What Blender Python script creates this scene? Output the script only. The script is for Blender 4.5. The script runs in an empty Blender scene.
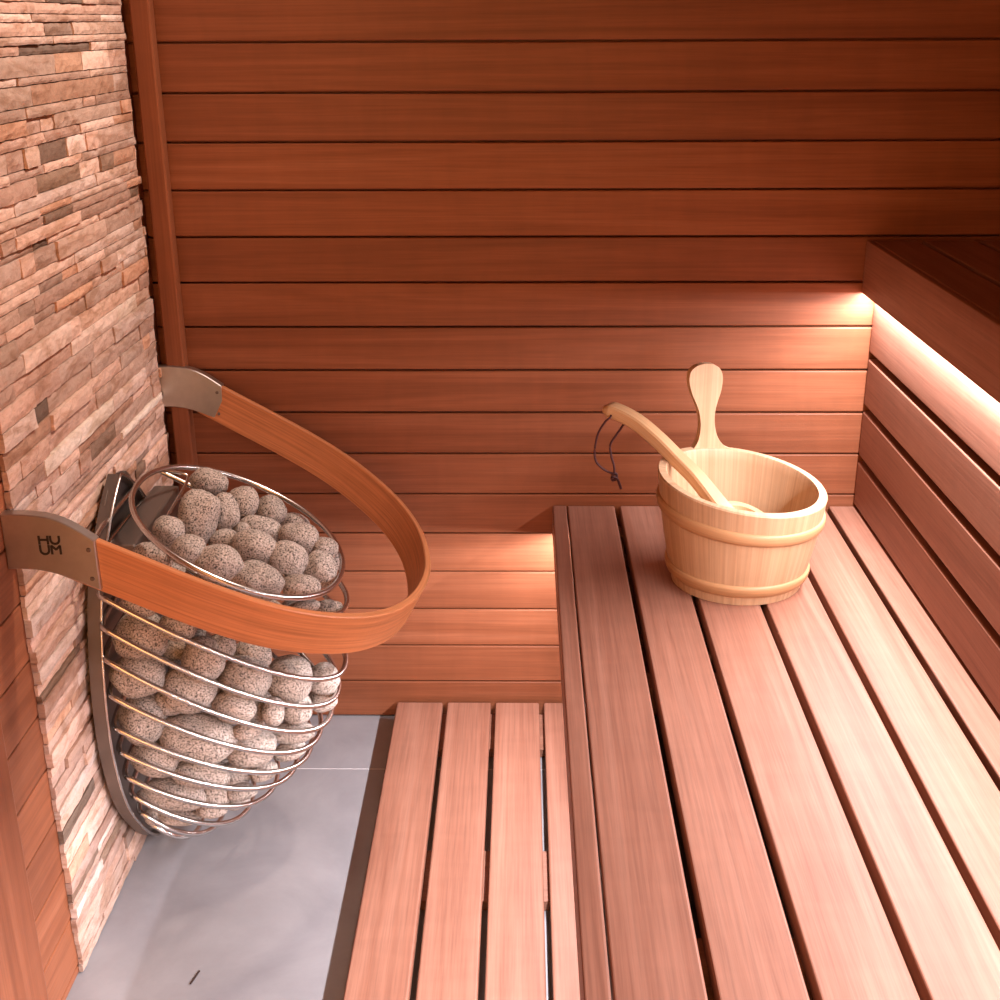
import bpy, bmesh, math, random
from mathutils import Vector, Matrix, noise
random.seed(7)
scene = bpy.context.scene
COL = scene.collection

# ------------------------------------------------------------------ helpers
def link(name, bm, mat=None, parent=None, smooth=False):
    me = bpy.data.meshes.new(name)
    bm.to_mesh(me); bm.free()
    for m in (mat if isinstance(mat, (list, tuple)) else [mat]):
        if m: me.materials.append(m)
    if smooth:
        for p in me.polygons: p.use_smooth = True
    o = bpy.data.objects.new(name, me); COL.objects.link(o)
    if parent: o.parent = parent
    return o

def thing(name, label, cat, group=None, loc=(0, 0, 0)):
    o = bpy.data.objects.new(name, None); COL.objects.link(o)
    o.empty_display_size = .05; o.location = loc
    o['label'] = label; o['category'] = cat
    if group: o['group'] = group
    return o

def tag(o, label, cat, group=None):
    o['label'] = label; o['category'] = cat
    if group: o['group'] = group
    return o

def structure(o):
    o['kind'] = 'structure'; return o

def layers(bm):
    return (bm.loops.layers.uv.get('grain') or bm.loops.layers.uv.new('grain'),
            bm.loops.layers.color.get('tint') or bm.loops.layers.color.new('tint'))

def board(bm, x0, x1, y0, y1, z0, z1, axis='x', bevel=.002, tint=None, seg=2):
    """a bevelled timber board; its grain runs along the axis, its tone comes from tint"""
    uv, tc = layers(bm)
    t = random.uniform(.0, 1.) if tint is None else tint
    off = (random.uniform(0, 40), random.uniform(0, 40))
    b2 = bmesh.new()
    r = bmesh.ops.create_cube(b2, size=1)
    for v in b2.verts:
        v.co = Vector(((x0+x1)/2 + v.co.x*(x1-x0), (y0+y1)/2 + v.co.y*(y1-y0), (z0+z1)/2 + v.co.z*(z1-z0)))
    if bevel > 0:
        bmesh.ops.bevel(b2, geom=b2.edges[:], offset=bevel, segments=seg, affect='EDGES', profile=.5)
    ai = 'xyz'.index(axis); oi = [i for i in range(3) if i != ai]
    vm = {}
    for v in b2.verts: vm[v] = bm.verts.new(v.co)
    for f in b2.faces:
        nf = bm.faces.new([vm[v] for v in f.verts])
        for l in nf.loops:
            c = l.vert.co
            l[uv].uv = (c[ai] + off[0], c[oi[0]] + c[oi[1]] + off[1])
            l[tc] = (t, t, t, 1)
    b2.free()

def frames(pts, closed=False, up=Vector((0, 0, 1))):
    n = len(pts); out = []
    for i in range(n):
        a = pts[(i-1) % n] if (closed or i > 0) else pts[i]
        b = pts[(i+1) % n] if (closed or i < n-1) else pts[i]
        t = (b-a).normalized()
        s = t.cross(up)
        if s.length < 1e-4: s = t.cross(Vector((0, 1, 0)))
        s.normalize(); u = s.cross(t).normalized()
        out.append((t, s, u))
    return out

def tube(bm, pts, r, closed=False, seg=10, rad=None):
    pts = [Vector(p) for p in pts]
    fr = frames(pts, closed, Vector((.05, .02, 1)))
    rings = []
    for i, p in enumerate(pts):
        t, s, u = fr[i]; rr = rad[i] if rad else r
        rings.append([bm.verts.new(p + s*math.cos(2*math.pi*k/seg)*rr + u*math.sin(2*math.pi*k/seg)*rr) for k in range(seg)])
    m = len(rings)
    for i in range(m if closed else m-1):
        A, B = rings[i], rings[(i+1) % m]
        for k in range(seg):
            bm.faces.new((A[k], A[(k+1) % seg], B[(k+1) % seg], B[k]))
    if not closed:
        bm.faces.new(rings[0][::-1]); bm.faces.new(rings[-1])

def spline(P, n=8, closed=False):
    P = [Vector(p) for p in P]; out = []; m = len(P)
    for i in range(m if closed else m-1):
        if closed:
            p0, p1, p2, p3 = P[(i-1) % m], P[i], P[(i+1) % m], P[(i+2) % m]
        else:
            p1, p2 = P[i], P[i+1]
            p0 = P[i-1] if i > 0 else p1*2-p2
            p3 = P[i+2] if i+2 < m else p2*2-p1
        for k in range(n):
            t = k/n
            out.append(.5*((2*p1)+(p2-p0)*t+(2*p0-5*p1+4*p2-p3)*t*t+(3*p1-p0-3*p2+p3)*t**3))
    if not closed: out.append(P[-1].copy())
    return out

def prism(bm, outline, normal_off):
    """extrude a planar outline (list of Vectors) by a vector"""
    a = [bm.verts.new(p) for p in outline]; b = [bm.verts.new(p + normal_off) for p in outline]
    n = len(a)
    bm.faces.new(a[::-1]); bm.faces.new(b)
    for i in range(n): bm.faces.new((a[i], a[(i+1) % n], b[(i+1) % n], b[i]))

def fix(bm):
    bmesh.ops.recalc_face_normals(bm, faces=bm.faces[:])

# ------------------------------------------------------------------ materials
def new_mat(name):
    m = bpy.data.materials.new(name); m.use_nodes = True
    nt = m.node_tree; nt.nodes.clear()
    out = nt.nodes.new('ShaderNodeOutputMaterial'); b = nt.nodes.new('ShaderNodeBsdfPrincipled')
    nt.links.new(b.outputs[0], out.inputs[0])
    return m, nt, b

def nd(nt, t, **kw):
    n = nt.nodes.new(t)
    for k, v in kw.items(): setattr(n, k, v)
    return n

def ramp(nt, stops):
    r = nd(nt, 'ShaderNodeValToRGB'); e = r.color_ramp.elements
    while len(e) < len(stops): e.new(.5)
    for i, (p, c) in enumerate(stops): e[i].position = p; e[i].color = (*c, 1)
    return r

def mixrgb(nt, blend, fac, a, b):
    m = nd(nt, 'ShaderNodeMix', data_type='RGBA', blend_type=blend)
    for sock, v in ((m.inputs[0], fac), (m.inputs[6], a), (m.inputs[7], b)):
        if hasattr(v, 'is_output'): nt.links.new(v, sock)
        else: sock.default_value = v if not isinstance(v, tuple) else (*v, 1)
    return m.outputs[2]

def noise_uv(nt, src, scale, nscale=1., detail=5, rough=.6, dist=0.):
    mp = nd(nt, 'ShaderNodeMapping'); mp.inputs['Scale'].default_value = scale
    nt.links.new(src, mp.inputs[0])
    n = nd(nt, 'ShaderNodeTexNoise'); n.inputs['Scale'].default_value = nscale
    n.inputs['Detail'].default_value = detail; n.inputs['Roughness'].default_value = rough
    n.inputs['Distortion'].default_value = dist
    nt.links.new(mp.outputs[0], n.inputs[0]); return n.outputs[0]

def wood(name, dark, mid, light, var=.25, rough=.42, figure=.25, pores=.25, bump=.08, spec=.35, gscale=16.):
    m, nt, b = new_mat(name)
    uv = nd(nt, 'ShaderNodeUVMap', uv_map='grain').outputs[0]
    tint = nd(nt, 'ShaderNodeVertexColor', layer_name='tint').outputs[0]
    big = noise_uv(nt, uv, (.8, gscale*1.3, 1), 1., 5, .6, 1.3)
    r = ramp(nt, [(.28, dark), (.5, mid), (.74, light)]); nt.links.new(big, r.inputs[0])
    c = r.outputs[0]
    fine = noise_uv(nt, uv, (6, 260, 1), 1., 3, .6)
    rf = ramp(nt, [(.3, (1-pores,)*3), (.6, (1., 1., 1.))]); nt.links.new(fine, rf.inputs[0])
    c = mixrgb(nt, 'MULTIPLY', 1., c, rf.outputs[0])
    fig = noise_uv(nt, uv, (22, 5, 1), 1., 3, .5, .8)
    rg = ramp(nt, [(.35, (1-figure*.5,)*3), (.65, (1+figure*.3,)*3)]); nt.links.new(fig, rg.inputs[0])
    c = mixrgb(nt, 'MULTIPLY', 1., c, rg.outputs[0])
    rt = ramp(nt, [(0., (1-var, 1-var*1.15, 1-var*1.25)), (1., (1+var*.6, 1+var*.7, 1+var*.7))]); nt.links.new(tint, rt.inputs[0])
    c = mixrgb(nt, 'MULTIPLY', 1., c, rt.outputs[0])
    nt.links.new(c, b.inputs['Base Color'])
    b.inputs['Roughness'].default_value = rough
    b.inputs['Specular IOR Level'].default_value = spec
    bp = nd(nt, 'ShaderNodeBump'); bp.inputs['Strength'].default_value = bump; bp.inputs['Distance'].default_value = .002
    nt.links.new(fine, bp.inputs['Height']); nt.links.new(bp.outputs[0], b.inputs['Normal'])
    return m

def plain(name, col, rough=.5, metal=0., spec=.5, noise_amt=0., nscale=30.):
    m, nt, b = new_mat(name)
    if noise_amt:
        tc = nd(nt, 'ShaderNodeTexCoord').outputs['Object']
        n = noise_uv(nt, tc, (1, 1, 1), nscale, 4)
        r = ramp(nt, [(.3, tuple(c*(1-noise_amt) for c in col)), (.7, tuple(min(1, c*(1+noise_amt)) for c in col))])
        nt.links.new(n, r.inputs[0]); nt.links.new(r.outputs[0], b.inputs['Base Color'])
    else:
        b.inputs['Base Color'].default_value = (*col, 1)
    b.inputs['Roughness'].default_value = rough; b.inputs['Metallic'].default_value = metal
    b.inputs['Specular IOR Level'].default_value = spec
    return m

WALL = wood('wall_timber', (.210, .063, .026), (.285, .093, .041), (.36, .130, .064), var=.24, figure=.09, pores=.18, rough=.45, spec=.28)
BENCH = wood('bench_timber', (.265, .104, .063), (.340, .150, .096), (.41, .197, .132), var=.14, figure=.07, pores=.22, rough=.5, spec=.22)
OAK = wood('oak_band', (.46, .165, .060), (.57, .215, .085), (.64, .26, .11), var=.05, figure=.06, pores=.35, rough=.42, gscale=40.)
PINE = wood('pale_pine', (.46, .27, .145), (.54, .335, .19), (.61, .40, .245), var=.07, figure=.08, pores=.15, rough=.5, gscale=60.)
STEEL = plain('stainless_wire', (.62, .58, .55), .25, 1.)
PLATE = plain('brushed_steel', (.50, .47, .44), .36, 1., noise_amt=.06, nscale=60.)
DARKSTEEL = plain('dark_steel', (.20, .165, .145), .4, .8)
LOGO = plain('etched_black', (.02, .012, .01), .5)
CORD = plain('dark_red_cord', (.05, .008, .008), .7)
UNDER = plain('recess_shade_and_splinter', (.03, .012, .007), .8)  # near black: recess shade put into the batten colour; also the dark splinter
PLASTER = plain('ceiling_timber', (.42, .15, .06), .5, noise_amt=.1, nscale=3.)

def granite():
    m, nt, b = new_mat('speckled_granite')
    tc = nd(nt, 'ShaderNodeTexCoord').outputs['Object']
    inf = nd(nt, 'ShaderNodeObjectInfo').outputs['Random']
    n1 = noise_uv(nt, tc, (1, 1, 1), 400., 3, .7)
    r1 = ramp(nt, [(.39, (.035, .03, .028)), (.46, (.34, .31, .28)), (.60, (.54, .49, .455)), (.70, (.72, .67, .63))])
    nt.links.new(n1, r1.inputs[0])
    n2 = noise_uv(nt, tc, (1, 1, 1), 28., 2)
    r2 = ramp(nt, [(.3, (.80, .76, .72)), (.7, (1.08, 1.03, 1.0))]); nt.links.new(n2, r2.inputs[0])
    c = mixrgb(nt, 'MULTIPLY', 1., r1.outputs[0], r2.outputs[0])
    r3 = ramp(nt, [(0., (.82, .80, .78)), (.5, (1., .95, .92)), (1., (1.05, 1.02, 1.0))]); nt.links.new(inf, r3.inputs[0])
    c = mixrgb(nt, 'MULTIPLY', 1., c, r3.outputs[0])
    nt.links.new(c, b.inputs['Base Color']); b.inputs['Roughness'].default_value = .75
    b.inputs['Specular IOR Level'].default_value = .25
    bp = nd(nt, 'ShaderNodeBump'); bp.inputs['Strength'].default_value = .25; bp.inputs['Distance'].default_value = .002
    nt.links.new(n1, bp.inputs['Height']); nt.links.new(bp.outputs[0], b.inputs['Normal'])
    return m
GRANITE = granite()

def split_stone():
    m, nt, b = new_mat('split_face_stone')
    tc = nd(nt, 'ShaderNodeTexCoord').outputs['Object']
    tint = nd(nt, 'ShaderNodeVertexColor', layer_name='tint').outputs[0]
    n1 = noise_uv(nt, tc, (1, 1, 1.8), 60., 7, .7, .6)
    r1 = ramp(nt, [(.25, (.72, .67, .63)), (.5, (1., .98, .96)), (.75, (1.12, 1.11, 1.1))]); nt.links.new(n1, r1.inputs[0])
    c = mixrgb(nt, 'MULTIPLY', 1., tint, r1.outputs[0])
    n3 = noise_uv(nt, tc, (1, 6, 22), 1.6, 5, .6, 1.2)
    r3 = ramp(nt, [(.36, (.74, .64, .56)), (.5, (.97, .94, .92)), (.62, (1.04, 1.04, 1.04))]); nt.links.new(n3, r3.inputs[0])
    c = mixrgb(nt, 'MULTIPLY', 1., c, r3.outputs[0])
    nt.links.new(c, b.inputs['Base Color']); b.inputs['Roughness'].default_value = .8
    b.inputs['Specular IOR Level'].default_value = .2
    bp = nd(nt, 'ShaderNodeBump'); bp.inputs['Strength'].default_value = .5; bp.inputs['Distance'].default_value = .004
    nt.links.new(n1, bp.inputs['Height']); nt.links.new(bp.outputs[0], b.inputs['Normal'])
    return m
SPLIT = split_stone()

def tile():
    m, nt, b = new_mat('grey_porcelain')
    tc = nd(nt, 'ShaderNodeTexCoord').outputs['Object']
    n1 = noise_uv(nt, tc, (1, 1, 1), 5., 8, .65, .4)
    r1 = ramp(nt, [(.3, (.22, .21, .217)), (.55, (.275, .264, .272)), (.8, (.33, .318, .326))]); nt.links.new(n1, r1.inputs[0])
    nt.links.new(r1.outputs[0], b.inputs['Base Color']); b.inputs['Roughness'].default_value = .42
    return m
TILE = tile()
GROUT = plain('pale_grout', (.78, .74, .74), .8)

# ------------------------------------------------------------------ the room
YB = -2.9      # the unseen, partly open front side of the room, behind the camera
XR = 1.95
ZC = 2.25
# floor: large porcelain tiles with a pale joint
bm = bmesh.new()
gy, gx = -.190, 1.0
def slab(x0, x1, y0, y1, z0, z1, mi):
    r = bmesh.ops.create_cube(bm, size=1)
    for v in r['verts']:
        v.co = Vector(((x0+x1)/2+v.co.x*(x1-x0), (y0+y1)/2+v.co.y*(y1-y0), (z0+z1)/2+v.co.z*(z1-z0)))
    for f in {f for v in r['verts'] for f in v.link_faces}: f.material_index = mi
slab(-.1, XR+.1, YB, .06, -.04, -.0006, 1)
for (x0, x1) in ((-.09, gx-.0015), (gx+.0015, XR+.09)):
    for (y0, y1) in ((gy+.0013, .05), (gy-1.2, gy-.0013), (YB, gy-1.203)):
        slab(x0, x1, y0, y1, -.0303, 0, 0)
structure(link('floor', bm, [TILE, GROUT]))

# back wall: horizontal boards
bm = bmesh.new()
pitch = .0802; z = .0015; k = 0
wall_tint = {0: .45, 1: .6, 2: .75, 3: .55, 4: .7, 5: .45, 6: .5, 7: .35, 8: .6, 9: .45, 10: .55, 11: .2, 12: .75, 13: .7, 14: .25, 15: .5, 16: .3, 17: .55}
while z < ZC:
    g = .0022 if k < 7 else .0032
    board(bm, -.02, XR+.02, 0, .018, z+g*.5, z+pitch-g*.5, 'x', .0022, wall_tint.get(k))
    z += pitch; k += 1
board(bm, -.03, XR+.03, .016, .03, 0, ZC, 'x', 0, .0)
structure(link('wall_back', bm, WALL))

# left wall boards
bm = bmesh.new()
z = .1835-3*.0848; k = 0
while z < ZC:
    for (ya, yb) in ((YB, -.0),):
        board(bm, -.006, .012, ya, yb, max(z, 0)+.0012, z+.0848-.0012, 'y', .0018)
    z += .0848; k += 1
board(bm, -.024, -.004, YB, 0, 0, ZC, 'y', 0, 0.)
structure(link('wall_left', bm, WALL))

# right wall and ceiling, out of the picture but part of the room
bm = bmesh.new(); z = .001
while z < ZC:
    board(bm, XR, XR+.018, YB, 0, z, z+pitch-.002, 'y', .0016); z += pitch
structure(link('wall_right', bm, WALL))
bm = bmesh.new(); x = -.02
while x < XR:
    board(bm, x, x+.0905, YB, 0, ZC, ZC+.018, 'y', .0016); x += .0925
structure(link('ceiling', bm, WALL))

bm = bmesh.new(); z = .001  # unseen partial front wall, shaped to keep the upper right corner dark
while z < ZC:
    board(bm, 1.02, XR, YB-.018, YB, z, z+pitch-.002, 'x', .0016); z += pitch
structure(link('wall_front_blocker', bm, WALL))

# corner batten and the frame post at the left edge
bm = bmesh.new(); board(bm, .029, .062, -.031, -.001, .0005, ZC-.001, 'z', .003, .55)
structure(link('trim_1', bm, WALL))
bm = bmesh.new(); board(bm, .0125, .052, -1.06, -.921, .0005, ZC-.001, 'z', .006, .5, 3)
structure(link('trim_2', bm, WALL))

# split-face stone cladding on the left wall
bm = bmesh.new()
uv, tc = layers(bm)
random.seed(21)
Y0, Y1 = -.733, -.043
z = .002
pal = [((.80, .69, .63), 9), ((.77, .655, .60), 8), ((.83, .73, .68), 7), ((.74, .62, .56), 5), ((.66, .57, .52), 2), ((.56, .47, .41), 2), ((.76, .61, .52), 3), ((.86, .78, .74), 3), ((.47, .41, .37), 1)]
bag = [c for c, w in pal for _ in range(w)]
while z < ZC-.02:
    h = random.choice((.010, .012, .014, .017, .020, .023, .026))
    y = Y0 + random.uniform(-.003, .002)
    while y < Y1-.004:
        L = random.choice((.05, .08, .10, .13, .16, .20, .24, .30))*random.uniform(.8, 1.25)
        ye = min(y+L, Y1+random.uniform(-.007, .006))
        if Y1-ye < .03: ye = Y1+random.uniform(-.008, .006)
        d = random.choice((.018, .0195, .020, .021, .022, .0235))
        col = random.choice(bag); b_ = random.uniform(.88, 1.1); col = tuple(min(.9, c*b_) for c in col)
        nu = max(2, int((ye-y)/.012)); nv = 3
        ph = random.uniform(0, 100)
        G = []
        for j in range(nv+1):
            row = []
            for i in range(nu+1):
                yy = y+(ye-y)*i/nu; zz = z+.0004+(h-.0008)*j/nv
                edge = (i in (0, nu)) or (j in (0, nv))
                dx = d + .0016*noise.noise((yy*60, zz*90, ph)) + .0010*noise.noise((yy*190, zz*190, ph+3)) - (.0012 if edge else 0)
                jy = .0016*noise.noise((zz*300, ph, i*7.1)); jz = .0009*noise.noise((yy*120, ph, j*3.3))
                row.append(bm.verts.new((dx, yy+jy, zz+jz)))
            G.append(row)
        back = {}
        def bv(v):
            if v not in back: back[v] = bm.verts.new((.0125, v.co.y, v.co.z))
            return back[v]
        fs = []
        for j in range(nv):
            for i in range(nu):
                fs.append(bm.faces.new((G[j][i], G[j][i+1], G[j+1][i+1], G[j+1][i])))
        loop = G[0][:] + [G[j][nu] for j in range(1, nv+1)] + G[nv][nu-1::-1] + [G[j][0] for j in range(nv-1, 0, -1)]
        for i in range(len(loop)):
            a, b = loop[i], loop[(i+1) % len(loop)]
            fs.append(bm.faces.new((b, a, bv(a), bv(b))))
        for f in fs:
            for l in f.loops: l[tc] = (*col, 1)
        y = ye + .0006
    z += h + .0005
fix(bm)
structure(link('wall_left_stone', bm, SPLIT))

# ------------------------------------------------------------------ lower bench (the seat the bucket stands on)
random.seed(3)
YN = -2.42
SZ = .4607
bench = thing('sauna_bench', 'wide lower sauna bench of reddish timber slats carrying the bucket', 'bench', loc=(1.0, -1.2, 0))
def child(name, parent, bm, mat, smooth=False, label=None):
    o = link(name, bm, mat, None, smooth)
    o.parent = parent; o.matrix_parent_inverse = Matrix.Translation(-Vector(parent.location))
    if label: o['label'] = label
    return o
gaps = [.7537, .8483, .9438, 1.0471, 1.1448, 1.2414, 1.312]
seat_t = [.18, .42, .62, .72, .9, .6]
for i in range(6):
    a, b = gaps[i], gaps[i+1]
    bm = bmesh.new()
    board(bm, a+(.0012 if i == 0 else .005), b-.005, YN, -.003, SZ-.027, SZ, 'y', .0028, seat_t[i], 3)
    child('slat', bench, bm, BENCH)
bm = bmesh.new(); board(bm, .7268, .7525, YN, -.003, .403, SZ+.0005, 'y', .0025, .12, 3)
child('front_rail', bench, bm, BENCH)
for y in (-.06, -.62, -1.18, -1.74, -2.3):
    bm = bmesh.new(); board(bm, .8205, 1.315, y-.022, y+.022, SZ-.069, SZ-.0272, 'x', .001, .2)
    child('bearer', bench, bm, BENCH)
for y in (-.62, -1.74):
    bm = bmesh.new(); board(bm, 1.24, 1.29, y-.022, y+.022, .0005, SZ-.0692, 'z', .001, .2)
    child('leg', bench, bm, BENCH)

bm = bmesh.new(); board(bm, .8065, .820, YN, -.003, .0005, SZ-.0272, 'y', .001, .2)  # unseen board added to block the LED and keep the seat gaps dark
child('led_baffle', bench, bm, BENCH)

# backrest between the two benches
back = thing('bench_backrest', 'slatted timber backrest rising behind the lower bench under the upper bench', 'backrest', loc=(1.30, -1.2, SZ))
for (a, b, t) in ((.4665, .5505, .18), (.563, .648, .3), (.660, .7455, .5), (.7575, .905, .8)):
    bm = bmesh.new(); board(bm, 1.2915, 1.3115, YN, -.003, a, b, 'y', .0035, t, 3)
    child('slat', back, bm, BENCH)
for y in (-.05, -.62, -1.18, -1.74, -2.3):
    bm = bmesh.new(); board(bm, 1.312, 1.34, y-.02, y+.02, .4665, .905, 'z', .001, .2)
    child('batten', back, bm, UNDER)

# upper bench
up = thing('upper_bench', 'high upper sauna bench in the right corner with a deep front board', 'bench', loc=(1.6, -1.2, .86))
bm = bmesh.new(); board(bm, 1.2675, 1.2785, YN, -.003, .8645, .957, 'y', .002, .25, 3)
child('front_board', up, bm, BENCH)
x = 1.2792; w = .0745
for k in range(7):
    bm = bmesh.new(); board(bm, x, x+w, YN, -.003, .932, .957, 'y', .0025, .3 + .1*(k % 3), 3)
    child('slat', up, bm, BENCH)
    x += w+.011; w = .088
for y in (-.055, -.62, -1.18, -1.74, -2.3):
    bm = bmesh.new(); board(bm, 1.279, 1.90, y-.045, y+.045, .9055, .9318, 'x', .001, .3)
    child('bearer', up, bm, BENCH)
for y in (-.62, -1.74):
    bm = bmesh.new(); board(bm, 1.85, 1.90, y-.03, y+.03, .0005, .9053, 'z', .001, .3)
    child('leg', up, bm, BENCH)

# slatted duckboard on the floor
duck = thing('duckboard', 'low slatted timber duckboard lying on the grey tiles before the bench', 'duckboard', loc=(.62, -1.2, 0))
DX = [.419, .5155, .612, .7085, .805]
for i in range(4):
    bm = bmesh.new(); board(bm, DX[i]+(0 if i == 0 else .0048), DX[i+1]-.0048, YN, -.012, .019, .041, 'y', .0035, (.6, .55, .75, .5)[i], 3)
    child('slat', duck, bm, BENCH)
for y in (-.085, -.525, -.965, -1.405, -1.845, -2.285):
    bm = bmesh.new(); board(bm, .428, .79, y-.064, y+.064, .0005, .0188, 'x', .001, .6)
    child('batten', duck, bm, BENCH)

# ------------------------------------------------------------------ heater
YC, XL = -.40, .065
heater = thing('sauna_heater', 'wall-hung teardrop sauna heater of bent steel wire rings full of stones', 'sauna heater', loc=(.03, YC, .02))
def sgnpow(v, p): return math.copysign(abs(v)**p, v)
def ring_pts(zl, xf, zf, B, n=2.15, N=56):
    pts = []
    for i in range(N):
        t = -math.pi/2 + math.pi*i/(N-1)
        x = XL + (xf-XL)*abs(math.cos(t))**(2/n); y = YC + B*sgnpow(math.sin(t), 2/n)
        pts.append(Vector((x, y, zl+(zf-zl)*(x-XL)/(xf-XL))))
    for i in range(1, 20):
        t = math.pi/2 + math.pi*i/20
        x = XL + .020*sgnpow(math.cos(t), 2/4); y = YC + B*sgnpow(math.sin(t), 2/2.4)
        pts.append(Vector((x, y, zl-(x-XL)*.5)))
    return pts
# rim, tilted down towards the room
pts = []
for i in range(84):
    t = 2*math.pi*i/84
    x = .232 + .152*sgnpow(math.cos(t), 2/2.15); y = -.413 + .181*sgnpow(math.sin(t), 2/2.15)
    pts.append(Vector((x, y, .697-.5*x)))
bm = bmesh.new(); tube(bm, pts, .0046, True); fix(bm)
child('rim', heater, bm, STEEL, True)
RINGS = [(.610, .388, .445, .165), (.575, .388, .385, .168), (.535, .380, .335, .172), (.486, .366, .288, .178), (.437, .352, .245, .184), (.377, .332, .21, .184),
         (.322, .314, .178, .183), (.276, .288, .148, .176), (.224, .252, .113, .164), (.178, .207, .072, .147), (.127, .155, .045, .12), (.075, .115, .025, .078)]
for (zl, xf, zf, B) in RINGS:
    bm = bmesh.new(); tube(bm, ring_pts(zl, xf, zf, B), .0044, True); fix(bm)
    child('ring', heater, bm, STEEL, True)
# tray: thin steel teardrop edge with its back plate
prof = [(0, .667), (.045, .640), (.09, .602), (.140, .545), (.174, .456), (.190, .345), (.182, .255), (.152, .165), (.095, .085), (.045, .035), (0, .010)]
half = spline([(0, a, b) for a, b in prof], 5)
outline = [Vector((0, YC-p.y, p.z)) for p in half] + [Vector((0, YC+p.y, p.z)) for p in half[-2:0:-1]]
bm = bmesh.new()
n = len(outline); cz = .33
A = [bm.verts.new((.030, p.y, p.z)) for p in outline]; B_ = [bm.verts.new((.048, p.y, p.z)) for p in outline]
def inset(p, d): 
    v = Vector((0, YC, cz))-p; return p + v.normalized()*d
C_ = [bm.verts.new((.048, inset(p, .0022).y, inset(p, .0022).z)) for p in outline]
D_ = [bm.verts.new((.030, inset(p, .0022).y, inset(p, .0022).z)) for p in outline]
for i in range(n):
    j = (i+1) % n
    for P, Q in ((A, B_), (B_, C_), (C_, D_), (D_, A)): bm.faces.new((P[i], P[j], Q[j], Q[i]))
fix(bm); child('tray_edge', heater, bm, DARKSTEEL)  # dark steel puts the shade of the tray side into its colour
bm = bmesh.new(); tube(bm, [Vector((.0505, p.y, p.z)) for p in outline], .0024, True, 8); fix(bm)
child('lit_edge', heater, bm, STEEL, True)  # added bright tube standing in for the lit front edge
bm = bmesh.new()
prism(bm, [Vector((.0305, inset(p, .004).y, inset(p, .004).z)) for p in outline], Vector((.003, 0, 0))); fix(bm)
child('back_plate', heater, bm, DARKSTEEL)
# round-headed upright plate and the element channel behind the stones
bm = bmesh.new()
arch = [Vector((.034, YC-.06, .54)), Vector((.034, YC+.09, .54))] + [Vector((.034, YC+.015+.075*math.cos(a), .615+.045*math.sin(a))) for a in [math.pi*k/14 for k in range(15)]]
prism(bm, arch, Vector((.003, 0, 0))); fix(bm); child('element_plate', heater, bm, DARKSTEEL)
bm = bmesh.new(); board(bm, .058, .100, -.522, -.268, .545, .600, 'y', .004, .5, 2)
child('element_channel', heater, bm, DARKSTEEL)
bm = bmesh.new(); tube(bm, spline([(.112, -.535, .575), (.112, -.40, .592), (.112, -.262, .604), (.100, -.245, .612), (.06, -.245, .618)], 6), .0028); fix(bm)
child('support_wire', heater, bm, STEEL, True)

# ------------------------------------------------------------------ guard around the heater
guard = thing('heater_guard', 'bent oak guard rail with steel wall brackets looping around the heater', 'guard rail', loc=(.02, -.389, .70))
GY = -.389
hc = [(.108, .3575), (.18, .3495), (.27, .338), (.345, .315), (.41, .272), (.465, .208), (.503, .118), (.5185, 0)]
left = [Vector((x, GY-h, 0)) for x, h in hc]; right = [Vector((x, GY+h, 0)) for x, h in hc[-2::-1]]
path = spline(left+right, 9)
wdir = Vector((-.52, 0, -1)).normalized(); H = .0655; TH = .0115
bm = bmesh.new(); uv, tcl = layers(bm)
fr = frames(path, False); rows = []; S = 0
for i, p in enumerate(path):
    nrm = fr[i][1]; p3 = Vector((p.x, p.y, .77-.52*p.x))
    t3 = Vector((fr[i][0].x, fr[i][0].y, -.52*fr[i][0].x)).normalized(); nn = t3.cross(wdir).normalized()
    if i: S += (p-path[i-1]).length
    e = .0015
    sec = [(-TH/2+e, 0), (TH/2-e, 0), (TH/2, e), (TH/2, H-e), (TH/2-e, H), (-TH/2+e, H), (-TH/2, H-e), (-TH/2, e)]
    rows.append(([bm.verts.new(p3 + nn*a + wdir*b) for a, b in sec], S, sec))
for i in range(len(rows)-1):
    (R0, s0, sec), (R1, s1, _) = rows[i], rows[i+1]
    for k in range(8):
        k2 = (k+1) % 8
        f = bm.faces.new((R0[k], R0[k2], R1[k2], R1[k]))
        vals = [(s0, sec[k]), (s0, sec[k2]), (s1, sec[k2]), (s1, sec[k])]
        for l, (s, q) in zip(f.loops, vals):
            l[uv].uv = (s*1.0, q[1]+q[0]); l[tcl] = (.5, .5, .5, 1)
for R0, s0, sec in (rows[0], rows[-1]):
    f = bm.faces.new(R0)
    for l, q in zip(f.loops, sec): l[uv].uv = (q[0], q[1]); l[tcl] = (.5, .5, .5, 1)
fix(bm); o = child('wooden_band', guard, bm, OAK)
for p in o.data.polygons: p.use_smooth = False
bt = spline([(.0125, 0, .741), (.045, 0, .7405), (.075, 0, .736), (.100, 0, .7245), (.128, 0, .7052)], 6)
bb = spline([(.128, 0, .6365), (.100, 0, .649), (.070, 0, .6605), (.042, 0, .6655), (.0125, 0, .6665)], 6)
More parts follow.
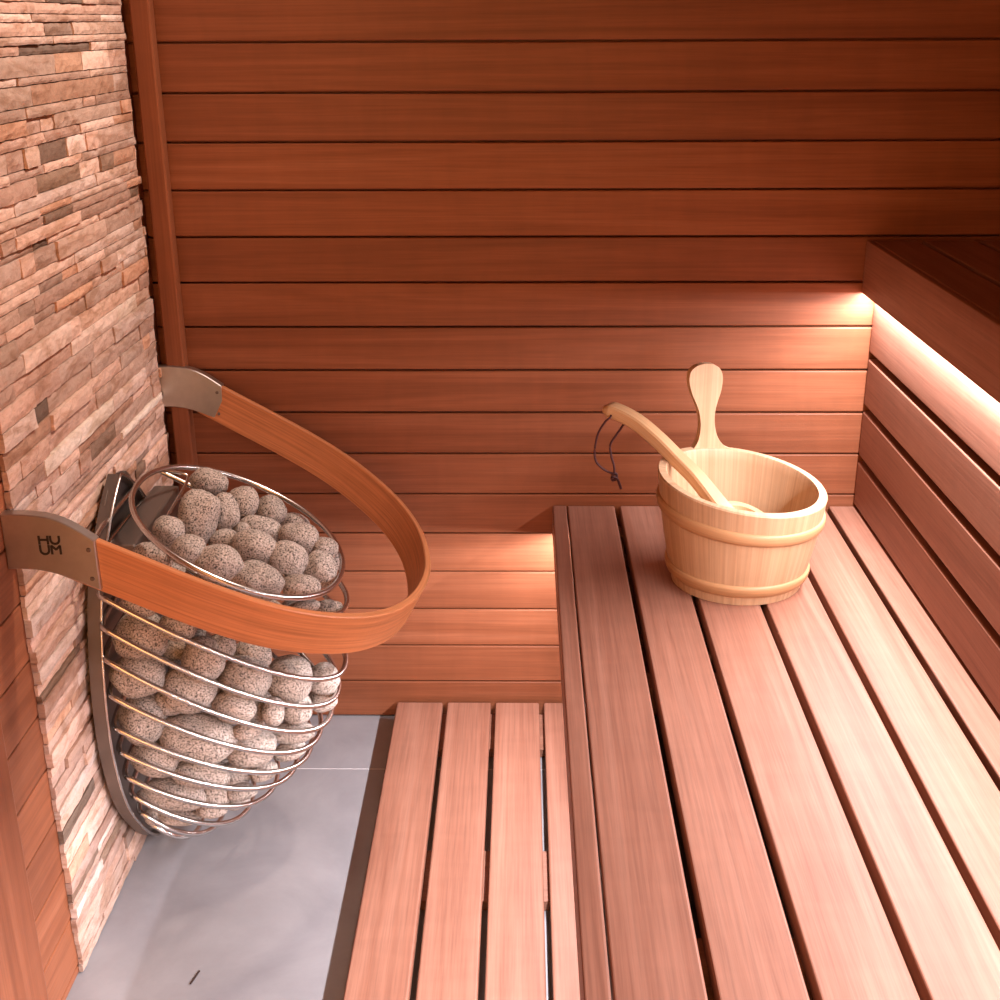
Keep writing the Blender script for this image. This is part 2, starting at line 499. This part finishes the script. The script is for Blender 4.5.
for (ya, yb) in ((-.7555, -.7375), (-.0405, -.0225)):
    bm = bmesh.new()
    prism(bm, [Vector((p.x, ya, p.z)) for p in bt+bb], Vector((0, yb-ya, 0))); fix(bm)
    bmesh.ops.bevel(bm, geom=[e for e in bm.edges if abs(e.verts[0].co.y-e.verts[1].co.y) < 1e-5], offset=.0012, segments=1, affect='EDGES')
    br = child('bracket', guard, bm, PLATE)
    for (sx, sz) in ((.119, .693), (.119, .653)):
        bm = bmesh.new(); r = bmesh.ops.create_cone(bm, cap_ends=True, segments=14, radius1=.0032, radius2=.0026, depth=.0015)
        for v in bm.verts: v.co = Vector((sx, ya-.0007, sz)) + Vector((v.co.x, -v.co.z, v.co.y))
        s = link('screw', bm, DARKSTEEL); s.parent = br; s.matrix_parent_inverse = Matrix.Identity(4)
    if ya < -.5:
        # two-line mark cut in the steel: H U over U M
        bm = bmesh.new(); yq = ya-.0001
        def bar(x0, z0, x1, z1, w=.0029):
            a, b = Vector((x0, yq, z0)), Vector((x1, yq, z1)); d = (b-a).normalized(); s = Vector((-d.z, 0, d.x))*w/2
            prism(bm, [a-s-d*w*.1, b-s+d*w*.1, b+s+d*w*.1, a+s-d*w*.1], Vector((0, -.0007, 0)))
        X0, X1, X2, X3 = .0580, .0690, .0725, .0835
        zt, zm, zb = .7125, .7005, .6875
        tl = .0
        bar(X0, zt, X0, zm+.0006); bar(X1, zt, X1, zm+.0006); bar(X0, .7072, X1, .7072)
        def ushape(xa, xb, za, zb_):
            r = (xb-xa)/2; c = (xa+xb)/2
            bar(xa, za, xa, zb_+r); bar(xb, za, xb, zb_+r)
            P = [(c+r*math.cos(math.pi+math.pi*k/8), zb_+r+r*math.sin(math.pi+math.pi*k/8)) for k in range(9)]
            for k in range(8): bar(*P[k], *P[k+1])
        ushape(X2, X3, zt, zm+.0012)
        ushape(X0, X1, zm-.0006, zb)
        bar(X2, zm-.0012, X2, zb); bar(X3, zm-.0012, X3, zb)
        bar(X2, zm-.0012, (X2+X3)/2, zm-.0068); bar(X3, zm-.0012, (X2+X3)/2, zm-.0068)
        fix(bm); lg = link('logo', bm, LOGO); lg.parent = br; lg.matrix_parent_inverse = Matrix.Identity(4)
        lg['label'] = 'black two-line lettering etched on the steel'

# ------------------------------------------------------------------ stones
RR = Vector((1., .016, -.005)); UU = Vector((-.001, .36, .933)); FF = Vector((-.017, .933, -.36))
STONES = [
    ('T1', 0.1571, -0.2938, 0.6148, 0.0315, 0.0226, 15, 0, 'grey stone topmost on the heap touching the far rim nearest the back wall'),
    ('T2', 0.1686, -0.4166, 0.6032, 0.0318, 0.0446, 8, 0.25, 'largest upright oval stone on the heap beside the steel channel'),
    ('T3', 0.1936, -0.3537, 0.5858, 0.0236, 0.0323, 0, 0, 'narrow grey stone wedged right of the big upright oval stone on the heap'),
    ('T4', 0.2152, -0.3120, 0.5861, 0.0246, 0.0272, 0, 0, 'rounded stone third along the far rim, right of the topmost stone'),
    ('T5', 0.2561, -0.2974, 0.5662, 0.0264, 0.0232, 40, 0, 'tilted egg-shaped stone along the far rim right of the rounded upright one'),
    ('T6', 0.2833, -0.2463, 0.5242, 0.0272, 0.0164, 15, 0, 'stone mostly hidden behind a broad one at the middle of the far rim'),
    ('T7', 0.3088, -0.3483, 0.5370, 0.0342, 0.0280, 20, 0, 'broad grey stone on the heap just below the far rim, right half'),
    ('T8', 0.2455, -0.3426, 0.5502, 0.0378, 0.0229, 12, 0, 'flat stone in the middle of the heap behind the large central oval'),
    ('T9', 0.2559, -0.4383, 0.5623, 0.0376, 0.0268, 18, 0, 'large oval stone in the very centre of the heap'),
    ('T10', 0.3061, -0.4381, 0.5371, 0.0312, 0.0338, 0, 0.1, 'round stone on the heap right of the large central oval'),
    ('T11', 0.2041, -0.4173, 0.5643, 0.0242, 0.0176, -10, 0, 'small shaded stone sunk in the heap left of the large central oval'),
    ('T12', 0.2280, -0.5481, 0.5828, 0.0354, 0.0271, 0, 0, 'plump stone in the front half of the heap left of the biggest front stone'),
    ('T13', 0.1841, -0.5447, 0.6007, 0.0256, 0.0247, 0, 0, 'round stone against the near rim just below the big upright oval stone'),
    ('T14', 0.1331, -0.4663, 0.5962, 0.0253, 0.0272, 0, 0, 'shaded stone at the back left of the heap next to the steel channel'),
    ('T15', 0.1314, -0.5465, 0.5942, 0.0280, 0.0186, 10, 0, 'stone at the left end of the heap just above the guard rail'),
    ('T16', 0.2790, -0.5396, 0.5515, 0.0410, 0.0292, 18, 0, 'biggest flat-lying stone at the front of the heap against the near rim'),
    ('T17', 0.3527, -0.4214, 0.5159, 0.0272, 0.0291, 0, 0, 'upright stone at the right end of the heap inside the rim'),
    ('T17b', 0.3342, -0.4865, 0.5161, 0.0311, 0.0204, 0, 0, 'low oval stone at the lower right end of the heap touching the rim'),
    ('T18', 0.3499, -0.3532, 0.5207, 0.0217, 0.0208, 30, 0, 'small stone at the far right of the heap under the far rim'),
    ('T19', 0.3630, -0.3200, 0.4876, 0.0106, 0.0169, 0, 0, 'sliver of a stone poking out at the extreme right of the heap'),
    ('T20', 0.3341, -0.4792, 0.4788, 0.0246, 0.0118, -10, 0, 'stone just below the near rim at the right, above the guard rail'),
    ('T21', 0.3603, -0.4110, 0.4416, 0.0231, 0.0163, 0, 0, 'rightmost stone seen between the near rim and the guard rail'),
    ('T22', 0.2693, -0.5059, 0.4995, 0.0363, 0.0116, 8, 0, 'thin sliver of stone between the near rim and the guard rail, centre'),
    ('T23', 0.2070, -0.5365, 0.5472, 0.0283, 0.0114, 15, 0, 'small piece of stone under the near rim at the left above the guard'),
    ('S1', 0.1016, -0.5496, 0.5136, 0.0288, 0.0148, 15, 0, 'stone peeking from under the left part of the guard rail'),
    ('S2', 0.0983, -0.5362, 0.4575, 0.0407, 0.0378, 10, 0, 'large round stone at the left edge directly below the guard rail'),
    ('S3', 0.1552, -0.5390, 0.4763, 0.0281, 0.0225, 10, 0, 'stone under the guard rail between the large left one and the tall round one'),
    ('S4', 0.1850, -0.5283, 0.4139, 0.0335, 0.0373, 0, 0, 'tall round stone below the guard rail left of centre'),
    ('S5', 0.2097, -0.5073, 0.4254, 0.0222, 0.0222, 0, 0, 'shaded stone half hidden behind the tall round one under the guard'),
    ('S6', 0.2509, -0.4820, 0.3990, 0.0303, 0.0215, 20, 0, 'stone tucked under the guard rail at the centre, partly in shade'),
    ('S7', 0.2404, -0.5056, 0.3692, 0.0390, 0.0370, 20, 0, 'large round stone in the centre just below the guard rail'),
    ('S8', 0.2995, -0.4640, 0.3463, 0.0379, 0.0389, 0, 0, 'large round stone right of centre just below the guard rail'),
    ('S9', 0.3437, -0.4028, 0.3108, 0.0269, 0.0269, 0, 0, 'stone at the right edge of the basket just below the guard rail'),
    ('S10', 0.0910, -0.5494, 0.3978, 0.0409, 0.0332, 8, 0, 'wide stone at the left edge, second one down from the guard rail'),
    ('S11', 0.1617, -0.5345, 0.3666, 0.0413, 0.0355, 10, 0, 'big oval stone in the second row down, right of the wide left one'),
    ('S12', 0.1282, -0.5298, 0.3421, 0.0243, 0.0218, 10, 0, 'half-hidden stone peeking below the big oval stone at left'),
    ('S13', 0.2251, -0.5252, 0.3311, 0.0350, 0.0263, 5, 0, 'smooth oval stone under the large central round one'),
    ('S14', 0.2414, -0.4836, 0.2932, 0.0230, 0.0310, 10, 0, 'stone seen in a gap below the smooth central oval one'),
    ('S15', 0.2805, -0.5036, 0.3097, 0.0177, 0.0236, 0, 0, 'small upright stone right of centre in the middle of the basket'),
    ('S16', 0.3090, -0.4632, 0.2926, 0.0252, 0.0282, 0, 0, 'rounded stone right of the small upright one in the middle of the basket'),
    ('S17', 0.3406, -0.3972, 0.2696, 0.0239, 0.0218, -30, 0, 'lower of two stones stacked at the right edge of the basket'),
    ('S19', 0.0864, -0.5435, 0.3192, 0.0367, 0.0377, -10, 0, 'round stone at the left edge halfway down the basket'),
    ('S20', 0.1663, -0.5305, 0.2786, 0.0587, 0.0392, 5, 0.1, 'widest stone of all, lying flat at the middle of the basket front'),
    ('S21', 0.2396, -0.5007, 0.2421, 0.0399, 0.0325, -10, 0, 'rounded stone right of the widest flat-lying one'),
    ('S22', 0.2998, -0.4627, 0.2468, 0.0356, 0.0183, -5, 0, 'flat stone at right beneath the small upright stones'),
    ('S23', 0.0979, -0.5402, 0.2485, 0.0392, 0.0314, 12, 0, 'oval stone at the left edge in the lower half of the basket'),
    ('S24', 0.1619, -0.5282, 0.2111, 0.0476, 0.0229, 5, 0, 'long flat stone directly under the widest one'),
    ('S25', 0.2031, -0.4822, 0.1784, 0.0286, 0.0225, 0, 0, 'half-hidden stone right of the long flat one in the lower basket'),
    ('S26', 0.2536, -0.4896, 0.1915, 0.0233, 0.0172, -20, 0, 'small stone at the lower right behind three close wires'),
    ('S27', 0.1105, -0.5138, 0.1631, 0.0544, 0.0282, 3, 0, 'long stone near the bottom of the basket at left'),
    ('S28', 0.2911, -0.4544, 0.2081, 0.0277, 0.0164, -18, 0, 'small flat stone at the lower right edge of the basket'),
    ('S29', 0.1782, -0.5060, 0.1559, 0.0264, 0.0193, -5, 0, 'small stone right of the long bottom stone'),
    ('S30', 0.2179, -0.5047, 0.1622, 0.0263, 0.0152, -10, 0, 'small pale stone at the lower right near the basket bottom'),
    ('S31', 0.1115, -0.4997, 0.1101, 0.0379, 0.0144, 0, 0, 'flat stone lying at the very bottom of the basket'),
    ('S32', 0.0689, -0.4964, 0.1102, 0.0144, 0.0164, 0, 0, 'tiny piece of stone at the bottom tip beside the tray edge'),
    ('S33', 0.2414, -0.5209, 0.2860, 0.0235, 0.0147, -10, 0, 'stone seen between the widest one and the small upright ones'),
    ('S34', 0.1700, -0.5109, 0.1339, 0.0264, 0.0152, -8, 0, 'small stone at the bottom right of the flat lowest stone'),
    ('S35', 0.2040, -0.4798, 0.1261, 0.0216, 0.0134, -14, 0, 'last small stone on the right along the bottom wires'),
    ('F9', 0.3007, -0.3725, 0.4128, 0.0314, 0.0276, 10, 0, 'shaded stone glimpsed just under the near rim at right'),
    ('F10', 0.1332, -0.4200, 0.4051, 0.0288, 0.0253, 15, 0, 'shaded stone glimpsed directly beneath the guard rail at left of centre'),
    ('F13', 0.1673, -0.4078, 0.1409, 0.0340, 0.0299, -5, 0, 'shaded stone glimpsed low down between the long flat and the rounded stones'),
    ('F16', 0.1808, -0.4691, 0.3449, 0.0319, 0.0281, -11, 0, 'shaded stone glimpsed between the tall round and the large central stones'),
    ('F17', 0.0939, -0.3053, 0.2939, 0.0334, 0.0294, 17, 0, 'shaded stone glimpsed below the tall round one at left'),
    ('F24', 0.1329, -0.4426, 0.2728, 0.0373, 0.0328, -28, 0, 'shaded stone glimpsed beneath the big oval stone in the second row'),
    ('F27', 0.2214, -0.3757, 0.2683, 0.0340, 0.0299, 18, 0, 'shaded stone glimpsed between the two large round stones under the guard'),
    ('F28', 0.1357, -0.4807, 0.4179, 0.0296, 0.0261, -35, 0, 'shaded stone in the gap beside the large left stone under the guard'),
    ('F29', 0.1219, -0.4622, 0.5375, 0.0319, 0.0281, -5, 0, 'shaded stone glimpsed at the left end of the near rim'),
    ('HF31', 0.1982, -0.5214, 0.4958, 0.0323, 0.0284, -37, 0, 'grey stone buried inside the heap, covered by the outer stones'),
    ('HF6', 0.2951, -0.4464, 0.4322, 0.0296, 0.0260, -1, 0, 'grey stone buried inside the heap, covered by the outer stones'),
    ('HF14', 0.1691, -0.3042, 0.4934, 0.0261, 0.0230, 3, 0, 'grey stone buried inside the heap, covered by the outer stones'),
    ('HF18', 0.2069, -0.4726, 0.4704, 0.0377, 0.0332, -29, 0, 'grey stone buried inside the heap, covered by the outer stones'),
    ('HF4', 0.2125, -0.4040, 0.4448, 0.0321, 0.0283, -17, 0, 'grey stone buried inside the heap, covered by the outer stones'),
    ('HF8', 0.2189, -0.3349, 0.4398, 0.0354, 0.0311, -26, 0, 'grey stone buried inside the heap, covered by the outer stones'),
    ('HF3', 0.0988, -0.4022, 0.4992, 0.0276, 0.0243, 19, 0, 'grey stone buried inside the heap, covered by the outer stones'),
    ('HF15', 0.2542, -0.4086, 0.4024, 0.0337, 0.0297, 19, 0, 'grey stone buried inside the heap, covered by the outer stones'),
    ('HF25', 0.1686, -0.3407, 0.4446, 0.0280, 0.0247, -24, 0, 'grey stone buried inside the heap, covered by the outer stones'),
    ('X1', 0.2220, -0.3520, 0.5460, 0.0240, 0.0210, 0, 0, 'shaded stone glimpsed in the middle of the heap behind the small sunken one'),
]
def stone_mesh(a, b, c, ang, bend, seed):
    bm = bmesh.new(); bmesh.ops.create_icosphere(bm, subdivisions=4, radius=1)
    ca, sa = math.cos(math.radians(ang)), math.sin(math.radians(ang))
    # screen-clockwise angle: the long axis turns down to the right
    ax = RR*ca - UU*sa; ay = RR*sa + UU*ca
    for v in bm.verts:
        p = v.co.copy()
        q = 1 + .13*noise.noise(p*1.1 + Vector((seed*3.7, seed*1.3, 0))) + .045*noise.noise(p*2.6 + Vector((0, seed*2.1, 5)))
        # slightly boxy pebble
        m = max(abs(p.x), abs(p.y), abs(p.z)); q *= 1 + .05*(1-m)
        x, y, zz = p.x*q*a, p.y*q*b, p.z*q*c
        y += bend*((x/a)**2-.35)*b
        v.co = ax*x + ay*y + FF*zz
    return bm
for i, (nm, x, y, z, a, b, ang, bend, lab) in enumerate(STONES):
    c = max(min(a, b)*.95, .018)
    o = link('sauna_stone', stone_mesh(a, b, c, ang, bend, i+1), GRANITE, None, True)
    o.location = (x, y, z)
    tag(o, lab, 'stone', 'sauna stones in the wire heater')

# ------------------------------------------------------------------ bucket
BX, BY, BZ = 1.019, -.328, SZ+.0004
bucket = thing('sauna_bucket', 'round pale wooden bucket with a tall paddle handle standing on the bench', 'bucket', loc=(BX, BY, BZ))
BH = .172
def tilt(x, y, h): return h*(-.0165*x/.135 + .009*y/.135)
def rad_out(h): return .1045 + (.1345-.1045)*h + .003*math.sin(math.pi*h)
NS = 18; SUB = 5
random.seed(11)
bm = bmesh.new(); uv, tcl = layers(bm)
cols = []
for s in range(NS):
    t = random.random(); off = random.uniform(0, 30)
    for k in range(SUB):
        a0 = 2*math.pi*(s+k/SUB)/NS; a1 = 2*math.pi*(s+(k+1)/SUB)/NS
        prof = [(h/10, rad_out(h/10)) for h in range(0, 10)] + [(.985, rad_out(.985)), (1., rad_out(1.)-.0022)]
        prof += [(1., .1345-.0135), (.985, .1345-.0152)] + [(h/10, rad_out(h/10)-.0152) for h in range(9, 1, -1)] + [(.12, .0895), (.12, .0), ]
        def P(h, r, a):
            x, y = r*math.cos(a), r*math.sin(a); return Vector((x, y, h*BH + tilt(x, y, h)))
        L0 = [P(h, r, a0) for h, r in prof]; L1 = [P(h, r, a1) for h, r in prof]
        L0 = [P(0, .09, a0)] + L0; L1 = [P(0, .09, a1)] + L1
        acc = [0]
        for i in range(1, len(L0)): acc.append(acc[-1]+(L0[i]-L0[i-1]).length)
        V0 = [bm.verts.new(p) for p in L0]; V1 = [bm.verts.new(p) for p in L1]
        for i in range(len(V0)-1):
            last = i == len(V0)-2
            vs = (V0[i], V1[i], V0[i+1]) if last else (V0[i], V1[i], V1[i+1], V0[i+1])
            f = bm.faces.new(vs)
            w = [(acc[i], a0), (acc[i], a1), (acc[i+1], a0)] if last else [(acc[i], a0), (acc[i], a1), (acc[i+1], a1), (acc[i+1], a0)]
            for l, (u_, a_) in zip(f.loops, w):
                l[uv].uv = (u_+off, a_*.12+off); l[tcl] = (t, t, t, 1)
bmesh.ops.remove_doubles(bm, verts=bm.verts[:], dist=.00005)
fix(bm)
body = link('staves', bm, PINE, bucket, True)
def auto_smooth(o, deg=35):
    for e in o.data.edges: pass
    me = o.data; b2 = bmesh.new(); b2.from_mesh(me)
    for e in b2.edges:
        e.smooth = len(e.link_faces) == 2 and e.calc_face_angle(0) < math.radians(deg)
    b2.to_mesh(me); b2.free()
auto_smooth(body)
HOOP = wood('hoop_timber', (.40, .20, .085), (.47, .25, .115), (.53, .30, .15), var=.05, figure=.05, pores=.2, rough=.45, gscale=60.)
for h0 in (.735, .155):
    bm = bmesh.new(); uv, tcl = layers(bm); rows = []
    N = 72
    for i in range(N):
        a = 2*math.pi*i/N; row = []
        for k in range(9):
            q = math.pi*k/8; hh = h0 + (.011/BH)*-math.cos(q); r = rad_out(h0 + (.011/BH)*-math.cos(q)) - .0005 + .0062*math.sin(q)**.7
            x, y = r*math.cos(a), r*math.sin(a); row.append(bm.verts.new((x, y, hh*BH + tilt(x, y, hh))))
        rows.append(row)
    for i in range(N):
        for k in range(8):
            f = bm.faces.new((rows[i][k], rows[(i+1) % N][k], rows[(i+1) % N][k+1], rows[i][k+1]))
            for l, (ii, kk) in zip(f.loops, ((i, k), (i+1, k), (i+1, k+1), (i, k+1))):
                l[uv].uv = (ii*.0115, kk*.003+h0); l[tcl] = (.5, .5, .5, 1)
    fix(bm); link('hoop', bm, HOOP, bucket, True)
# paddle handle: the long stave at the back left
ha = math.radians(107)
hx = [(0, .1795), (.0135, .177), (.0225, .171), (.0270, .1635), (.0288, .154), (.0282, .143), (.0245, .126), (.0180, .108), (.0138, .092), (.0122, .077), (.0128, .062), (.0155, .048), (.0200, .037), (.029, .026), (.040, .019), (.043, .006), (.040, -.03)]
hs = spline([(p[0]*1.04, 0, p[1]*.925) for p in hx], 4)
rim_h = Vector((.1275*math.cos(ha), .1275*math.sin(ha), 0))
tang = Vector((-math.sin(ha), math.cos(ha), 0)); nrm = Vector((math.cos(ha), math.sin(ha), 0))
z0 = BH + tilt(rim_h.x, rim_h.y, 1) - .024
bm = bmesh.new(); uv, tcl = layers(bm)
def HP(s, zz, d):
    # follows the curve of the wall low down, flat above
    cv = max(0, min(1, (.05-zz)/.03))
    return rim_h + tang*(s + zz*.05) + nrm*(d - cv*s*s/(2*.128)) + nrm*(zz*.10) + Vector((0, 0, z0+zz))
ol = [(p.x, p.z) for p in hs] + [(-p.x, p.z) for p in hs[-1:0:-1]]
TH2 = .0062
nh = len(hs)
def row_at(i, d):
    w, zz = hs[i].x, hs[i].z
    return [bm.verts.new(HP(w*(k/4-1), zz, d)) for k in range(9)]
FR = [row_at(i, TH2) for i in range(nh)]; BR = [row_at(i, -TH2) for i in range(nh)]
def quad(vs):
    vs = list(dict.fromkeys(vs))
    if len(vs) < 3: return
    try: f = bm.faces.new(vs)
    except ValueError: return
    for l in f.loops:
        c = l.vert.co; l[uv].uv = (c.z, c.dot(tang)*1.0 + c.dot(nrm)*.5); l[tcl] = (.75, .75, .75, 1)
for G in (FR, BR):
    for i in range(nh-1):
        for k in range(8): quad((G[i][k], G[i][k+1], G[i+1][k+1], G[i+1][k]))
for i in range(nh-1):
    for k in (0, 8): quad((FR[i][k], BR[i][k], BR[i+1][k], FR[i+1][k]))
for k in range(8): quad((FR[-1][k], FR[-1][k+1], BR[-1][k+1], BR[-1][k])); quad((FR[0][k], FR[0][k+1], BR[0][k+1], BR[0][k]))
bmesh.ops.remove_doubles(bm, verts=bm.verts[:], dist=.0001); fix(bm)
h = link('handle', bm, PINE, bucket, True); auto_smooth(h, 40)

# ------------------------------------------------------------------ ladle leaning in the bucket
LP = [Vector(p) for p in ((.993, -.378, .589), (.981, -.363, .599), (.9655, -.340, .6145), (.945, -.314, .634), (.9195, -.287, .6535), (.889, -.261, .6785), (.858, -.237, .699), (.8265, -.217, .711), (.804, -.205, .7135))]
ladle = thing('ladle', 'light wooden ladle with a dark cord leaning over the rim into the bucket', 'ladle', loc=(.92, -.287, .6535))
sp = spline(LP, 8)
bm = bmesh.new(); uv, tcl = layers(bm); rows = []; S = 0
nsp = len(sp)
for i, p in enumerate(sp):
    a = sp[max(i-1, 0)]; b = sp[min(i+1, nsp-1)]; t = (b-a).normalized()
    side = t.cross(Vector((0, 0, 1))).normalized(); upv = side.cross(t).normalized()
    f = i/(nsp-1)
    hw = .0150 - .002*math.sin(math.pi*f) + .002*max(0, f-.7)/.3
    ht = .0105
    if f > .93: k = (1-f)/.07; hw *= .25+.75*math.sqrt(max(k, 0)); ht *= .4+.6*k
    if i: S += (p-sp[i-1]).length
    e = .003
    sec = [(-hw+e, ht), (hw-e, ht), (hw, ht-e), (hw, -ht+e), (hw-e, -ht), (-hw+e, -ht), (-hw, -ht+e), (-hw, ht-e)]
    rows.append(([bm.verts.new(p+side*x+upv*y) for x, y in sec], S, sec))
for i in range(nsp-1):
    (R0, s0, sec), (R1, s1, s2) = rows[i], rows[i+1]
    for k in range(8):
        k2 = (k+1) % 8; f = bm.faces.new((R0[k], R0[k2], R1[k2], R1[k]))
        for l, (s, q) in zip(f.loops, ((s0, sec[k]), (s0, sec[k2]), (s1, s2[k2]), (s1, s2[k]))):
            l[uv].uv = (s, q[0]+q[1]); l[tcl] = (.45, .45, .45, 1)
for R0, s0, sec in (rows[0], rows[-1]):
    f = bm.faces.new(R0)
    for l in f.loops: l[tcl] = (.45, .45, .45, 1)
fix(bm)
LADLE = wood('ladle_timber', (.46, .25, .115), (.54, .32, .16), (.60, .38, .21), var=.06, figure=.06, pores=.12, rough=.45, gscale=50.)
child('handle', ladle, bm, LADLE, False)
# scoop
bm = bmesh.new(); uv, tcl = layers(bm)
bc = Vector((1.016, -.389, .578)); axis = (LP[0]-LP[2]).normalized(); axis = Vector((axis.x, axis.y, -.25)).normalized()
sd = axis.cross(Vector((0, 0, 1))).normalized(); un = sd.cross(axis).normalized()
prof = [(0, -.026), (.018, -.0245), (.032, -.019), (.041, -.008), (.044, .004), (.0445, .0125), (.042, .014), (.0335, .0125), (.031, .006), (.024, -.006), (.012, -.0125), (0, -.014)]
rows = []
NA = 40
for i in range(NA):
    a = 2*math.pi*i/NA; row = []
    for r, zz in prof:
        el = 1.15 if math.cos(a) < 0 else 1.0
        row.append(bm.verts.new(bc + axis*math.cos(a)*r*el + sd*math.sin(a)*r*.92 + un*zz))
    rows.append(row)
for i in range(NA):
    for k in range(len(prof)-1):
        f = bm.faces.new((rows[i][k], rows[(i+1) % NA][k], rows[(i+1) % NA][k+1], rows[i][k+1]))
        for l in f.loops: c = l.vert.co; l[uv].uv = (c.dot(axis), c.dot(sd)); l[tcl] = (.6, .6, .6, 1)
bmesh.ops.remove_doubles(bm, verts=bm.verts[:], dist=.0001); fix(bm)
o = child('scoop', ladle, bm, LADLE, True); auto_smooth(o, 40)
# cord
c0 = Vector((.816, -.2235, .708))
def cp(dx, dz, dy=0): return c0 + Vector((dx, dy, dz))
bm = bmesh.new()
tube(bm, spline([cp(0, .0, .012), cp(-.002, -.001, -.010), cp(-.011, -.010, -.010), cp(-.021, -.033), cp(-.026, -.062), cp(-.023, -.082), cp(-.010, -.096), cp(.004, -.103), cp(.008, -.106)], 7), .0019, seg=8)
tube(bm, spline([cp(.020, -.006, .008), cp(.020, -.016, -.002), cp(.010, -.034), cp(.000, -.052), cp(.002, -.072), cp(.007, -.090), cp(.008, -.106)], 7), .0019, seg=8)
tube(bm, spline([cp(.003, -.106), cp(.007, -.103), cp(.012, -.106, .003), cp(.011, -.113), cp(.005, -.114, -.003), cp(.004, -.108, -.004), cp(.012, -.111, -.003), cp(.017, -.122), cp(.020, -.131)], 6), .0023, seg=8)
fix(bm); child('cord', ladle, bm, CORD, True, label='dark red-brown cord loop knotted at the bottom')

# a dark splinter on the floor tiles
bm = bmesh.new(); board(bm, -.0013, .0013, -.014, .014, 0, .0016, 'y', .0004, 0.)
o = link('splinter', bm, UNDER); o.location = (.187, -.742, .0003); o.rotation_euler = (0, 0, math.radians(-14))
tag(o, 'tiny dark splinter lying on the grey floor tile', 'splinter')

# ------------------------------------------------------------------ light
def area(name, loc, size, size_y, power, col, direction, spread=180):
    l = bpy.data.lights.new(name, 'AREA'); l.shape = 'RECTANGLE'; l.size = size; l.size_y = size_y
    l.energy = power; l.color = col; l.spread = math.radians(spread)
    o = bpy.data.objects.new(name, l); COL.objects.link(o); o.location = loc
    o.rotation_euler = (0, math.atan2(-direction[0], -direction[2]), 0); return o
LED = (.96, .93, 1.)
# LED strips tucked under the front edges of both benches
area('led_upper', (1.2846, -1.2, .8662), .008, 2.38, 15.5, LED, (-.6, 0, -1))
area('led_lower', (.7720, -1.2, .4045), .014, 2.38, 12.0, LED, (-1.2, 0, -1))
# small ceiling spot over the heater corner
l = bpy.data.lights.new('ceiling_spot', 'SPOT'); l.energy = 60; l.color = (1., .80, .68); l.shadow_soft_size = .07
l.spot_size = math.radians(58); l.spot_blend = .9
o = bpy.data.objects.new('ceiling_spot', l); COL.objects.link(o); o.location = (.95, -.22, 2.2)
o.rotation_euler = (Vector((.0, -.52, 1.02))-o.location).to_track_quat('-Z', 'Y').to_euler()
# warm orange fill added from behind the camera, entering at the open front
w = bpy.data.worlds.new('warm_fill'); scene.world = w; w.use_nodes = True
bg = w.node_tree.nodes['Background']; bg.inputs[0].default_value = (1., .45, .16, 1); bg.inputs[1].default_value = 2.1

# ------------------------------------------------------------------ camera
cam = bpy.data.cameras.new('camera'); co = bpy.data.objects.new('camera', cam); COL.objects.link(co)
cam.sensor_width = 36; cam.lens = 1.247865*36; cam.clip_start = .01
pit, yaw, rol = .36782317, .01809411, -.00514966
f = Vector((-math.sin(yaw)*math.cos(pit), math.cos(yaw)*math.cos(pit), -math.sin(pit)))
R_ = Vector((math.cos(yaw), math.sin(yaw), 0)); U_ = R_.cross(f)
c_, s_ = math.cos(rol), math.sin(rol)
R2 = R_*c_ + U_*s_; U2 = -R_*s_ + U_*c_
M = Matrix((R2, U2, -f)).transposed().to_4x4(); M.translation = Vector((.6672265, -2.2, 1.31861699))
co.matrix_world = M
scene.camera = co
vs = scene.view_settings
scene.display_settings.display_device = 'sRGB'
vs.view_transform = 'Standard'; vs.look = 'None'; vs.gamma = 1; vs.use_curve_mapping = False
vs.exposure = 1.08
scene.cycles.max_bounces = 14; scene.cycles.diffuse_bounces = 10; scene.cycles.use_denoising = True
scene.cycles.sample_clamp_indirect = 6
